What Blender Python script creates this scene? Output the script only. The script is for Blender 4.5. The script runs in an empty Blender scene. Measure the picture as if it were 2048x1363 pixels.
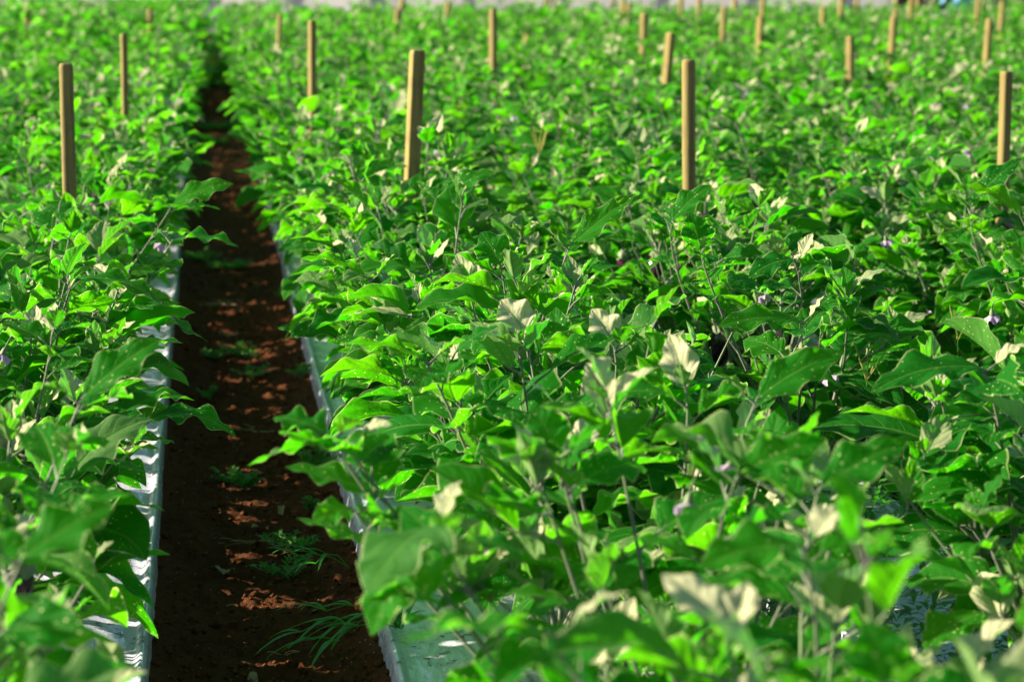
import bpy, math, random
import numpy as np
from mathutils import Vector

# ------------------------------------------------------------------ camera, light, exposure
scene = bpy.context.scene
C = scene.collection
FPX, PW, PH = 4836.0, 2048.0, 1363.0          # focal length in photo pixels (85 mm on full frame)
CAM = np.array([-0.142, 0.0, 1.70])
TH = math.atan(761.5 / FPX)                    # pitch down
PS = math.atan(619.0 / FPX * math.cos(TH))     # yaw to the right of the rows
FWD = np.array([math.sin(PS) * math.cos(TH), math.cos(PS) * math.cos(TH), -math.sin(TH)])
RGT = np.array([math.cos(PS), -math.sin(PS), 0.0])
UPV = np.cross(RGT, FWD)

cam = bpy.data.cameras.new("camera")
cam.sensor_width = 36.0
cam.lens = FPX * 36.0 / PW
cam.clip_end = 3000
cam.dof.use_dof = True
cam.dof.focus_distance = 6.45
cam.dof.aperture_fstop = 4.0
cam.dof.aperture_blades = 0
cob = bpy.data.objects.new("camera", cam)
C.objects.link(cob)
cob.location = CAM
cob.rotation_euler = (math.radians(90) - TH, 0, -PS)
scene.camera = cob

SUN_EL, SUN_AZ = math.radians(25), math.radians(-80)    # azimuth from +Y towards +X (negative: to the left)
world = bpy.data.worlds.new("World")
scene.world = world
world.use_nodes = True
wn = world.node_tree
bg = wn.nodes["Background"]
sky = wn.nodes.new("ShaderNodeTexSky")
sky.sky_type = 'NISHITA'
sky.sun_disc = False
sky.sun_elevation = SUN_EL
sky.sun_rotation = SUN_AZ
wn.links.new(sky.outputs[0], bg.inputs[0])
bg.inputs[1].default_value = 0.05
sl = bpy.data.lights.new("sun", 'SUN')
sl.energy = 5.0
sl.angle = math.radians(0.7)
sl.color = (1.0, 0.88, 0.64)
so = bpy.data.objects.new("sun", sl)
C.objects.link(so)
sd = Vector((math.sin(SUN_AZ) * math.cos(SUN_EL), math.cos(SUN_AZ) * math.cos(SUN_EL), math.sin(SUN_EL)))
so.rotation_euler = sd.to_track_quat('Z', 'Y').to_euler()
so.location = (-20, 0, 20)

scene.view_settings.view_transform = 'Standard'
scene.view_settings.look = 'None'
scene.view_settings.exposure = 1.68
scene.view_settings.gamma = 1.0
scene.render.engine = 'CYCLES'
scene.cycles.use_denoising = True
scene.cycles.max_bounces = 8
scene.cycles.diffuse_bounces = 3
scene.cycles.transmission_bounces = 5
scene.cycles.transparent_max_bounces = 6
scene.cycles.caustics_reflective = False
scene.cycles.caustics_refractive = False
scene.cycles.sample_clamp_indirect = 6.0


def ray(px, py):
    return FWD + RGT * ((px - PW / 2) / FPX) - UPV * ((py - PH / 2) / FPX)


def at_z(px, py, z):
    r = ray(px, py)
    return CAM + r * ((z - CAM[2]) / r[2])


def at_y(px, py, y):
    r = ray(px, py)
    return CAM + r * (y / r[1])


def to_px(p):
    d = np.asarray(p, float) - CAM
    f = d @ FWD
    return PW / 2 + FPX * (d @ RGT) / f, PH / 2 - FPX * (d @ UPV) / f


# ------------------------------------------------------------------ materials
def mat(name):
    m = bpy.data.materials.new(name)
    m.use_nodes = True
    nt = m.node_tree
    return m, nt, nt.nodes["Principled BSDF"], nt.nodes["Material Output"]


class NG:
    """tiny node-graph writer"""
    def __init__(self, nt):
        self.nt = nt

    def node(self, kind, **kw):
        n = self.nt.nodes.new(kind)
        for k, v in kw.items():
            setattr(n, k, v)
        return n

    def put(self, sock, v):
        if hasattr(v, "is_linked") or hasattr(v, "links"):
            self.nt.links.new(v, sock)
        else:
            sock.default_value = v

    def math(self, op, a, b=0.0, clamp=False):
        n = self.node("ShaderNodeMath", operation=op, use_clamp=clamp)
        self.put(n.inputs[0], a)
        self.put(n.inputs[1], b)
        return n.outputs[0]

    def ramp(self, v, lo, hi, a=0.0, b=1.0):
        n = self.node("ShaderNodeMapRange", interpolation_type='SMOOTHSTEP')
        self.put(n.inputs[0], v)
        for i, x in enumerate((lo, hi, a, b)):
            n.inputs[i + 1].default_value = x
        return n.outputs[0]

    def mix(self, f, a, b):
        n = self.node("ShaderNodeMix", data_type='RGBA')
        self.put(n.inputs[0], f)
        self.put(n.inputs[6], a if not isinstance(a, tuple) else (*a, 1.0))
        self.put(n.inputs[7], b if not isinstance(b, tuple) else (*b, 1.0))
        return n.outputs[2]

    def noise(self, vec, scale, detail=3.0, rough=0.55):
        n = self.node("ShaderNodeTexNoise")
        if vec is not None:
            self.put(n.inputs["Vector"], vec)
        n.inputs["Scale"].default_value = scale
        n.inputs["Detail"].default_value = detail
        n.inputs["Roughness"].default_value = rough
        return n.outputs["Fac"]

    def bump(self, h, strength, dist):
        n = self.node("ShaderNodeBump")
        n.inputs["Strength"].default_value = strength
        n.inputs["Distance"].default_value = dist
        self.put(n.inputs["Height"], h)
        return n.outputs[0]


def leaf_material():
    m, nt, P, out = mat("eggplant_leaf")
    g = NG(nt)
    av = g.node("ShaderNodeAttribute", attribute_name="lvar")
    sep = g.node("ShaderNodeSeparateColor")
    nt.links.new(av.outputs["Color"], sep.inputs[0])
    rnd, young, spots = sep.outputs[0], sep.outputs[1], sep.outputs[2]
    ac = g.node("ShaderNodeAttribute", attribute_name="lco")
    lco = ac.outputs["Vector"]
    uvn = g.node("ShaderNodeUVMap", uv_map="UVMap")
    sx = g.node("ShaderNodeSeparateXYZ")
    nt.links.new(uvn.outputs[0], sx.inputs[0])
    u = g.math('ABSOLUTE', g.math('SUBTRACT', g.math('MULTIPLY', sx.outputs[0], 2.0), 1.0))
    v = sx.outputs[1]
    # veins: a midrib and forward-swept side veins
    mid = g.ramp(u, 0.03, 0.075, 1.0, 0.0)
    t = g.math('FRACT', g.math('MULTIPLY', g.math('SUBTRACT', v, g.math('MULTIPLY', g.math('POWER', u, 1.2), 0.24)), 6.0))
    tri = g.math('ABSOLUTE', g.math('SUBTRACT', t, 0.5))
    side = g.math('MULTIPLY', g.ramp(tri, 0.0, 0.05, 1.0, 0.0), g.ramp(u, 0.55, 0.95, 0.75, 0.0))
    vein = g.math('MAXIMUM', mid, side)
    edge = g.ramp(u, 0.935, 0.985)
    # small pale feeding spots
    ls = g.node("ShaderNodeSeparateXYZ")
    nt.links.new(lco, ls.inputs[0])
    lc = g.node("ShaderNodeCombineXYZ")
    g.put(lc.inputs[0], g.math('ADD', ls.outputs[0], ls.outputs[2]))
    g.put(lc.inputs[1], g.math('ADD', ls.outputs[1], g.math('MULTIPLY', ls.outputs[2], 1.7)))
    vo = g.node("ShaderNodeTexVoronoi", feature='F1', voronoi_dimensions='2D')
    nt.links.new(lc.outputs[0], vo.inputs["Vector"])
    vo.inputs["Scale"].default_value = 66.0
    vc = g.node("ShaderNodeSeparateColor")
    nt.links.new(vo.outputs["Color"], vc.inputs[0])
    size = g.math('MULTIPLY', g.math('SUBTRACT', vc.outputs[0], 0.35), 0.24)
    dot = g.math('MULTIPLY', g.math('LESS_THAN', vo.outputs["Distance"], size), g.math('GREATER_THAN', spots, 0.5))
    mott = g.noise(lco, 26.0, 3.0)
    mott2 = g.noise(lco, 9.0, 2.0)
    dot = g.math('MULTIPLY', dot, g.ramp(g.noise(lco, 14.0, 2.0), 0.38, 0.48))
    geo = g.node("ShaderNodeNewGeometry")
    back = geo.outputs["Backfacing"]
    base = g.mix(rnd, (0.003, 0.085, 0.010), (0.022, 0.165, 0.008))
    base = g.mix(g.math('MULTIPLY', mott, 0.5), base, (0.015, 0.15, 0.010))
    base = g.mix(g.math('MULTIPLY', young, 0.9), base, (0.52, 0.50, 0.34))
    base = g.mix(g.math('MULTIPLY', back, 0.70), base, (0.07, 0.25, 0.04))
    base = g.mix(g.math('MULTIPLY', vein, 0.6), base, (0.11, 0.27, 0.05))
    base = g.mix(g.math('MULTIPLY', edge, 0.85), base, (0.36, 0.44, 0.20))
    base = g.mix(g.math('MULTIPLY', dot, 0.95), base, (0.55, 0.60, 0.25))
    tr = g.mix(rnd, (0.030, 0.45, 0.001), (0.17, 0.66, 0.002))
    tr = g.mix(g.math('MULTIPLY', mott2, 0.5), tr, (0.07, 0.52, 0.002))
    tr = g.mix(g.math('MULTIPLY', vein, 0.5), tr, (0.20, 0.50, 0.02))
    tr = g.mix(g.math('MULTIPLY', edge, 0.75), tr, (0.75, 0.80, 0.34))
    tr = g.mix(dot, tr, (1.0, 0.95, 0.30))
    yel = g.ramp(rnd, 0.9993, 0.9996)
    tr = g.mix(g.math('MULTIPLY', yel, g.ramp(mott2, 0.45, 0.6)), tr, (0.60, 0.62, 0.03))
    quilt = g.math('MULTIPLY', g.ramp(tri, 0.0, 0.45), g.ramp(u, 0.1, 0.5))
    h = g.math('ADD', g.math('MULTIPLY', vein, -0.7), g.math('ADD', g.math('MULTIPLY', quilt, 0.30), g.math('MULTIPLY', g.noise(lco, 38.0, 2.0), 1.1)))
    nrm = g.bump(h, 0.70, 0.005)
    g.put(P.inputs["Base Color"], base)
    g.put(P.inputs["Roughness"], g.math('ADD', 0.48, g.math('MULTIPLY', mott, 0.16)))
    P.inputs["Specular IOR Level"].default_value = 0.07
    P.inputs["Sheen Weight"].default_value = 0.0
    P.inputs["Sheen Roughness"].default_value = 0.45
    P.inputs["Sheen Tint"].default_value = (1.0, 0.98, 0.85, 1)
    g.put(P.inputs["Normal"], nrm)
    T = g.node("ShaderNodeBsdfTranslucent")
    g.put(T.inputs["Color"], tr)
    g.put(T.inputs["Normal"], nrm)
    mx = g.node("ShaderNodeMixShader")
    g.put(mx.inputs[0], g.math('SUBTRACT', 0.54, g.math('MULTIPLY', young, 0.22)))
    nt.links.new(P.outputs[0], mx.inputs[1])
    nt.links.new(T.outputs[0], mx.inputs[2])
    nt.links.new(mx.outputs[0], out.inputs[0])
    return m


def simple(name, a, b, scale, rough=0.6, bump=0.3, bdist=0.003, spec=0.5, detail=4.0, metal=0.0, sheen=0.0, stretch=None, trans=None):
    """two-tone noisy material; stretch scales the object coordinates"""
    m, nt, P, out = mat(name)
    g = NG(nt)
    tc = g.node("ShaderNodeTexCoord")
    vec = tc.outputs["Object"]
    if stretch:
        mp = g.node("ShaderNodeMapping")
        mp.inputs["Scale"].default_value = stretch
        nt.links.new(vec, mp.inputs[0])
        vec = mp.outputs[0]
    n = g.noise(vec, scale, detail)
    g.put(P.inputs["Base Color"], g.mix(g.ramp(n, 0.32, 0.68), a, b))
    P.inputs["Roughness"].default_value = rough
    P.inputs["Specular IOR Level"].default_value = spec
    P.inputs["Metallic"].default_value = metal
    P.inputs["Sheen Weight"].default_value = sheen
    if bump:
        g.put(P.inputs["Normal"], g.bump(n, bump, bdist))
    if trans:
        T = g.node("ShaderNodeBsdfTranslucent")
        T.inputs[0].default_value = (*trans, 1)
        mx = g.node("ShaderNodeMixShader")
        mx.inputs[0].default_value = 0.45
        nt.links.new(P.outputs[0], mx.inputs[1])
        nt.links.new(T.outputs[0], mx.inputs[2])
        nt.links.new(mx.outputs[0], out.inputs[0])
    return m


def soil_material(name, a, b, c):
    m, nt, P, out = mat(name)
    g = NG(nt)
    tc = g.node("ShaderNodeTexCoord")
    vec = tc.outputs["Object"]
    n1 = g.noise(vec, 3.0, 4.0)
    n2 = g.noise(vec, 60.0, 5.0, 0.7)
    n3 = g.noise(vec, 230.0, 3.0, 0.7)
    col = g.mix(g.ramp(n2, 0.3, 0.7), a, b)
    col = g.mix(g.math('MULTIPLY', g.ramp(n1, 0.45, 0.7), 0.6), col, c)
    vo = g.node("ShaderNodeTexVoronoi", feature='F1')
    g.put(vo.inputs["Vector"], vec)
    vo.inputs["Scale"].default_value = 75.0
    vc = g.node("ShaderNodeSeparateColor")
    nt.links.new(vo.outputs["Color"], vc.inputs[0])
    speck = g.math('LESS_THAN', vo.outputs["Distance"], g.math('MULTIPLY', g.math('SUBTRACT', vc.outputs[0], 0.8), 0.9))
    col = g.mix(g.math('MULTIPLY', speck, 0.8), col, (0.33, 0.24, 0.17))
    g.put(P.inputs["Base Color"], col)
    P.inputs["Roughness"].default_value = 0.95
    P.inputs["Specular IOR Level"].default_value = 0.15
    h = g.math('ADD', g.math('MULTIPLY', n2, 1.0), g.math('MULTIPLY', n3, 0.45))
    g.put(P.inputs["Normal"], g.bump(h, 1.0, 0.02))
    return m


def wood_material():
    m, nt, P, out = mat("stake_wood")
    g = NG(nt)
    tc = g.node("ShaderNodeTexCoord")
    oi = g.node("ShaderNodeObjectInfo")
    mp = g.node("ShaderNodeMapping")
    mp.inputs["Scale"].default_value = (1, 1, 0.035)
    va = g.node("ShaderNodeVectorMath", operation='ADD')
    nt.links.new(tc.outputs["Object"], va.inputs[0])
    nt.links.new(oi.outputs["Random"], va.inputs[1])
    nt.links.new(va.outputs[0], mp.inputs[0])
    n1 = g.noise(mp.outputs[0], 190.0, 4.0)
    n2 = g.noise(mp.outputs[0], 40.0, 3.0)
    n3 = g.noise(va.outputs[0], 9.0, 3.0)
    col = g.mix(g.ramp(n1, 0.3, 0.7), (0.195, 0.150, 0.040), (0.295, 0.238, 0.074))
    col = g.mix(g.math('MULTIPLY', g.ramp(n2, 0.52, 0.7), 0.6), col, (0.075, 0.050, 0.018))
    col = g.mix(g.math('MULTIPLY', g.ramp(n3, 0.5, 0.75), 0.6), col, (0.12, 0.085, 0.035))
    col = g.mix(g.math('MULTIPLY', oi.outputs["Random"], 0.4), col, (0.15, 0.11, 0.05))
    g.put(P.inputs["Base Color"], col)
    P.inputs["Roughness"].default_value = 0.75
    P.inputs["Specular IOR Level"].default_value = 0.3
    g.put(P.inputs["Normal"], g.bump(n1, 0.5, 0.003))
    return m


def mulch_material():
    m, nt, P, out = mat("mulch_film")
    g = NG(nt)
    tc = g.node("ShaderNodeTexCoord")
    vec = tc.outputs["Object"]
    mp = g.node("ShaderNodeMapping")
    mp.inputs["Scale"].default_value = (1.0, 0.3, 1.0)
    nt.links.new(vec, mp.inputs[0])
    n1 = g.noise(mp.outputs[0], 26.0, 4.0)
    n2 = g.noise(vec, 38.0, 4.0, 0.7)
    n3 = g.noise(vec, 4.0, 3.0)
    col = g.mix(n1, (0.52, 0.54, 0.76), (0.68, 0.68, 0.86))
    dirt = g.math('MULTIPLY', g.ramp(n2, 0.52, 0.60), g.ramp(n3, 0.42, 0.60))
    col = g.mix(g.math('MULTIPLY', dirt, 0.9), col, (0.07, 0.026, 0.012))
    g.put(P.inputs["Base Color"], col)
    g.put(P.inputs["Metallic"], g.math('SUBTRACT', 0.15, g.math('MULTIPLY', dirt, 0.15)))
    g.put(P.inputs["Roughness"], g.math('ADD', 0.22, g.math('MULTIPLY', dirt, 0.5)))
    g.put(P.inputs["Normal"], g.bump(n1, 0.6, 0.012))
    return m


M = {
    'leaf': leaf_material(),
    'stem': simple("stem_skin", (0.10, 0.09, 0.085), (0.09, 0.17, 0.04), 14, 0.55, 0.2, 0.002, 0.5, sheen=0.5),
    'soil': soil_material("red_soil", (0.094, 0.028, 0.0095), (0.138, 0.045, 0.015), (0.070, 0.021, 0.008)),
    'ground': soil_material("field_soil", (0.05, 0.017, 0.007), (0.09, 0.03, 0.012), (0.04, 0.014, 0.006)),
    'wood': wood_material(),
    'film': mulch_material(),
    'petal': simple("petal", (0.42, 0.33, 0.52), (0.55, 0.46, 0.62), 60, 0.6, 0.1, 0.001, trans=(0.45, 0.33, 0.52)),
    'pistil': simple("pistil", (0.75, 0.5, 0.03), (0.8, 0.6, 0.05), 90, 0.5, 0),
    'calyx': simple("calyx", (0.07, 0.13, 0.04), (0.14, 0.19, 0.08), 50, 0.55, 0.3, 0.002, sheen=0.3),
    'fruit': simple("eggplant_skin", (0.016, 0.003, 0.014), (0.035, 0.006, 0.030), 12, 0.16, 0.0, spec=0.6),
    'fruit_red': simple("young_eggplant_skin", (0.05, 0.006, 0.028), (0.09, 0.016, 0.05), 30, 0.2, 0.0, spec=0.6, stretch=(1, 1, 0.15)),
    'weed': simple("weed_leaf", (0.03, 0.16, 0.015), (0.07, 0.24, 0.03), 30, 0.5, 0.0, trans=(0.10, 0.45, 0.02)),
    'grass': simple("grass_blade", (0.03, 0.20, 0.02), (0.05, 0.27, 0.03), 20, 0.4, 0.0, trans=(0.08, 0.45, 0.02)),
    'seed': simple("seed_head", (0.30, 0.30, 0.08), (0.42, 0.36, 0.14), 120, 0.8, 0.4, 0.002, trans=(0.5, 0.55, 0.08)),
    'straw': simple("dry_leaf", (0.24, 0.15, 0.08), (0.38, 0.26, 0.15), 40, 0.85, 0.4, 0.003),
    'crumb': simple("soil_crumb", (0.05, 0.017, 0.007), (0.13, 0.05, 0.02), 40, 0.95, 0.5, 0.004, spec=0.1),
    'stone': simple("pale_grit", (0.35, 0.27, 0.2), (0.5, 0.42, 0.36), 60, 0.9, 0.3, 0.002),
    'lot': simple("pale_concrete", (0.16, 0.15, 0.15), (0.20, 0.19, 0.19), 0.8, 0.9, 0.2, 0.01),
    'sheet': simple("greenhouse_sheet", (0.36, 0.345, 0.38), (0.41, 0.395, 0.43), 0.7, 0.5, 0.1, 0.02),
    'steel': simple("greenhouse_post", (0.34, 0.35, 0.38), (0.42, 0.43, 0.46), 3, 0.5, 0),
    'plaster': simple("shed_plaster", (0.52, 0.40, 0.24), (0.60, 0.48, 0.30), 2, 0.9, 0.2, 0.01),
    'rust': simple("shed_roof_metal", (0.16, 0.09, 0.06), (0.24, 0.15, 0.10), 3, 0.7, 0.2, 0.01),
    'tarp': simple("blue_tarp", (0.10, 0.28, 0.62), (0.18, 0.38, 0.72), 4, 0.45, 0.5, 0.05),
    'rubber': simple("tyre_rubber", (0.015, 0.015, 0.016), (0.03, 0.03, 0.03), 10, 0.7, 0.2, 0.005),
}


# ------------------------------------------------------------------ mesh helpers
def make_mesh(name, V, F, m, smooth=True):
    me = bpy.data.meshes.new(name)
    V = np.asarray(V, np.float32).reshape(-1, 3)
    if isinstance(F, np.ndarray):
        k = F.shape[1]
        me.vertices.add(len(V))
        me.vertices.foreach_set("co", V.ravel())
        me.loops.add(F.size)
        me.loops.foreach_set("vertex_index", F.ravel().astype(np.int32))
        me.polygons.add(len(F))
        me.polygons.foreach_set("loop_start", np.arange(0, F.size, k, dtype=np.int32))
        me.polygons.foreach_set("loop_total", np.full(len(F), k, np.int32))
        me.update(calc_edges=True)
    else:
        me.from_pydata([tuple(map(float, p)) for p in V], [], F)
        me.update()
    if smooth:
        me.polygons.foreach_set("use_smooth", np.ones(len(me.polygons), bool))
    me.materials.append(m)
    return me


def link(name, me, parent=None, loc=None):
    o = bpy.data.objects.new(name, me)
    C.objects.link(o)
    if parent is not None:
        o.parent = parent
    if loc is not None:
        o.location = loc
    return o


def tag(o, label=None, cat=None, group=None, kind=None):
    if label:
        o["label"] = label
    if cat:
        o["category"] = cat
    if group:
        o["group"] = group
    if kind:
        o["kind"] = kind
    return o


class MB:
    """collects quads / polygons into one mesh"""
    def __init__(self):
        self.V, self.F = [], []

    def add(self, V, F):
        b = len(self.V)
        self.V.extend([tuple(map(float, p)) for p in V])
        self.F.extend([tuple(i + b for i in f) for f in F])

    def tube(self, pts, rad, n=6, cap=True):
        pts = np.asarray(pts, float)
        K = len(pts)
        rad = np.broadcast_to(np.asarray(rad, float), (K,))
        T = np.gradient(pts, axis=0)
        T /= np.linalg.norm(T, axis=1, keepdims=True) + 1e-12
        ref = np.array([0.31, 0.17, 0.93]) if abs(T[0] @ np.array([0.31, 0.17, 0.93])) < 0.9 else np.array([1.0, 0, 0])
        A = np.cross(T, ref)
        A /= np.linalg.norm(A, axis=1, keepdims=True) + 1e-12
        B = np.cross(T, A)
        a = np.arange(n) * 2 * math.pi / n
        ring = pts[:, None] + rad[:, None, None] * (np.cos(a)[None, :, None] * A[:, None] + np.sin(a)[None, :, None] * B[:, None])
        F = [(i * n + j, i * n + (j + 1) % n, (i + 1) * n + (j + 1) % n, (i + 1) * n + j) for i in range(K - 1) for j in range(n)]
        if cap:
            F.append(tuple(range(n))[::-1])
            F.append(tuple((K - 1) * n + j for j in range(n)))
        self.add(ring.reshape(-1, 3), F)

    def box(self, lo, hi):
        x0, y0, z0 = lo
        x1, y1, z1 = hi
        self.add([(x0, y0, z0), (x1, y0, z0), (x1, y1, z0), (x0, y1, z0), (x0, y0, z1), (x1, y0, z1), (x1, y1, z1), (x0, y1, z1)],
                 [(3, 2, 1, 0), (4, 5, 6, 7), (0, 1, 5, 4), (1, 2, 6, 5), (2, 3, 7, 6), (3, 0, 4, 7)])

    def lathe(self, prof, n=16, M4=None):
        """prof: (r, z) list; M4: function mapping points"""
        V = [(r * math.cos(2 * math.pi * j / n), r * math.sin(2 * math.pi * j / n), z) for r, z in prof for j in range(n)]
        if M4:
            V = [M4(np.array(p)) for p in V]
        F = [(i * n + j, i * n + (j + 1) % n, (i + 1) * n + (j + 1) % n, (i + 1) * n + j) for i in range(len(prof) - 1) for j in range(n)]
        F.append(tuple(range(n))[::-1])
        F.append(tuple((len(prof) - 1) * n + j for j in range(n)))
        self.add(V, F)

    def build(self, name, m, parent=None, loc=None, smooth=True):
        return link(name, make_mesh(name, self.V, self.F, m, smooth), parent, loc)


def vnoise(x, y, seed=0):
    """2-D value noise, numpy"""
    xi, yi = np.floor(x).astype(np.int64), np.floor(y).astype(np.int64)
    fx, fy = x - xi, y - yi
    fx, fy = fx * fx * (3 - 2 * fx), fy * fy * (3 - 2 * fy)

    def h(a, b):
        n = (a * 374761393 + b * 668265263 + seed * 1442695041) & 0x7fffffff
        n = ((n ^ (n >> 13)) * 1274126177) & 0x7fffffff
        return ((n ^ (n >> 16)) & 0xffff) / 65535.0
    return (h(xi, yi) * (1 - fx) + h(xi + 1, yi) * fx) * (1 - fy) + (h(xi, yi + 1) * (1 - fx) + h(xi + 1, yi + 1) * fx) * fy


def fbm(x, y, seed=0, octs=4):
    s, a = 0, 0.5
    for k in range(octs):
        s = s + a * (vnoise(x * 2 ** k, y * 2 ** k, seed + k) - 0.5)
        a *= 0.5
    return s


# ------------------------------------------------------------------ leaves
def blades(P, nv, nu, rng):
    """P: dict of arrays (N): base (N,3), phi, a0, bend, L, W, roll, fold, curl, und, young, spots. Returns V, F, uv, lvar, lco."""
    N = len(P['phi'])
    v = np.linspace(0, 1, nv)
    u = np.linspace(-1, 1, nu)
    ph = rng.uniform(0, 6.28, (N, 4))
    L, W = P['L'], P['W']
    a = P['a0'][:, None] - P['bend'][:, None] * (v[None] ** 1.15)
    dv = np.diff(v)
    am = 0.5 * (a[:, 1:] + a[:, :-1])
    X = np.concatenate([np.zeros((N, 1)), np.cumsum(np.cos(am) * dv, 1)], 1) * L[:, None]
    Z = np.concatenate([np.zeros((N, 1)), np.cumsum(np.sin(am) * dv, 1)], 1) * L[:, None]
    yaw = P['phi'][:, None] + P.get('sway', np.zeros(N))[:, None] * v[None]
    h = np.stack([np.cos(yaw), np.sin(yaw), np.zeros_like(yaw)], -1)
    s = np.stack([-np.sin(yaw), np.cos(yaw), np.zeros_like(yaw)], -1)
    zz = np.array([0, 0, 1.0])
    tan = np.cos(a)[..., None] * h + np.sin(a)[..., None] * zz
    nrm = -np.sin(a)[..., None] * h + np.cos(a)[..., None] * zz
    midp = P['base'][:, None] + X[..., None] * h + Z[..., None] * zz
    ro = P['roll'][:, None] * (0.55 + 0.45 * v[None])
    s2 = np.cos(ro)[..., None] * s + np.sin(ro)[..., None] * nrm
    n2 = -np.sin(ro)[..., None] * s + np.cos(ro)[..., None] * nrm
    prof = (1 - np.exp(-v / 0.10)) * (1 - v ** 2.3) * 1.12
    damp = np.clip(v / 0.2, 0, 1) * np.clip((1 - v) / 0.25, 0, 1)
    lobe = [1 + P['lob'][:, None] * damp[None] * np.sin(2 * math.pi * (2.4 * v[None]) + ph[:, k:k + 1]) for k in (0, 1)]
    hw = np.where((u < 0)[None, None], (W[:, None] / 2 * prof[None] * lobe[0])[:, :, None], (W[:, None] / 2 * prof[None] * lobe[1])[:, :, None])
    au = np.abs(u)[None, None]
    side = u[None, None] * hw * np.cos(P['fold'])[:, None, None]
    und = np.where((u < 0)[None, None],
                   np.sin(2 * math.pi * 2.4 * v[None] + ph[:, 2:3] + 1.2)[:, :, None],
                   np.sin(2 * math.pi * 2.4 * v[None] + ph[:, 3:4] + 1.2)[:, :, None])
    up = au * hw * np.sin(P['fold'])[:, None, None] - P['curl'][:, None, None] * hw * au ** 3 \
        + P['und'][:, None, None] * hw * au ** 1.8 * und * damp[None, :, None]
    fwd = 0.14 * L[:, None, None] * au ** 1.2 * np.clip(1 - v, 0, 1)[None, :, None] * np.minimum(1, v / 0.12)[None, :, None]
    V = midp[:, :, None] + s2[:, :, None] * side[..., None] + n2[:, :, None] * up[..., None] + tan[:, :, None] * fwd[..., None]
    idx = np.arange(nv * nu).reshape(nv, nu)
    q = np.stack([idx[:-1, :-1], idx[:-1, 1:], idx[1:, 1:], idx[1:, :-1]], -1).reshape(-1, 4)[:, ::-1]
    F = (q[None] + (np.arange(N) * nv * nu)[:, None, None]).reshape(-1, 4)
    uv = np.stack(np.broadcast_arrays((u * 0.5 + 0.5)[None, None], v[None, :, None], np.zeros((N, 1, 1)))[:2], -1)
    r = rng.uniform(0, 1, N)
    lvar = np.stack([r, P['young'], P['spots'], np.ones(N)], -1)[:, None].repeat(nv * nu, 1)
    lco = np.stack(np.broadcast_arrays(u[None, None] * hw, (v[None] * L[:, None])[:, :, None], (r * 37)[:, None, None]), -1)
    return V.reshape(-1, 3), F, uv.reshape(-1, 2), lvar.reshape(-1, 4), lco.reshape(-1, 3)


def foliage_mesh(name, data):
    V, F, uv, lvar, lco = data
    me = make_mesh(name, V, F, M['leaf'])
    ul = me.uv_layers.new(name="UVMap")
    ul.data.foreach_set("uv", uv[F.ravel()].astype(np.float32).ravel())
    at = me.attributes.new("lvar", 'FLOAT_COLOR', 'POINT')
    at.data.foreach_set("color", lvar.astype(np.float32).ravel())
    at = me.attributes.new("lco", 'FLOAT_VECTOR', 'POINT')
    at.data.foreach_set("vector", lco.astype(np.float32).ravel())
    return me


def cat(datas):
    out, off = [[], [], [], [], []], 0
    for d in datas:
        out[0].append(d[0])
        out[1].append(d[1] + off)
        for k in (2, 3, 4):
            out[k].append(d[k])
        off += len(d[0])
    return [np.concatenate(x) for x in out]


KEYS = ('phi', 'a0', 'bend', 'L', 'W', 'roll', 'fold', 'curl', 'und', 'lob', 'young', 'spots', 'sway')


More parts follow.
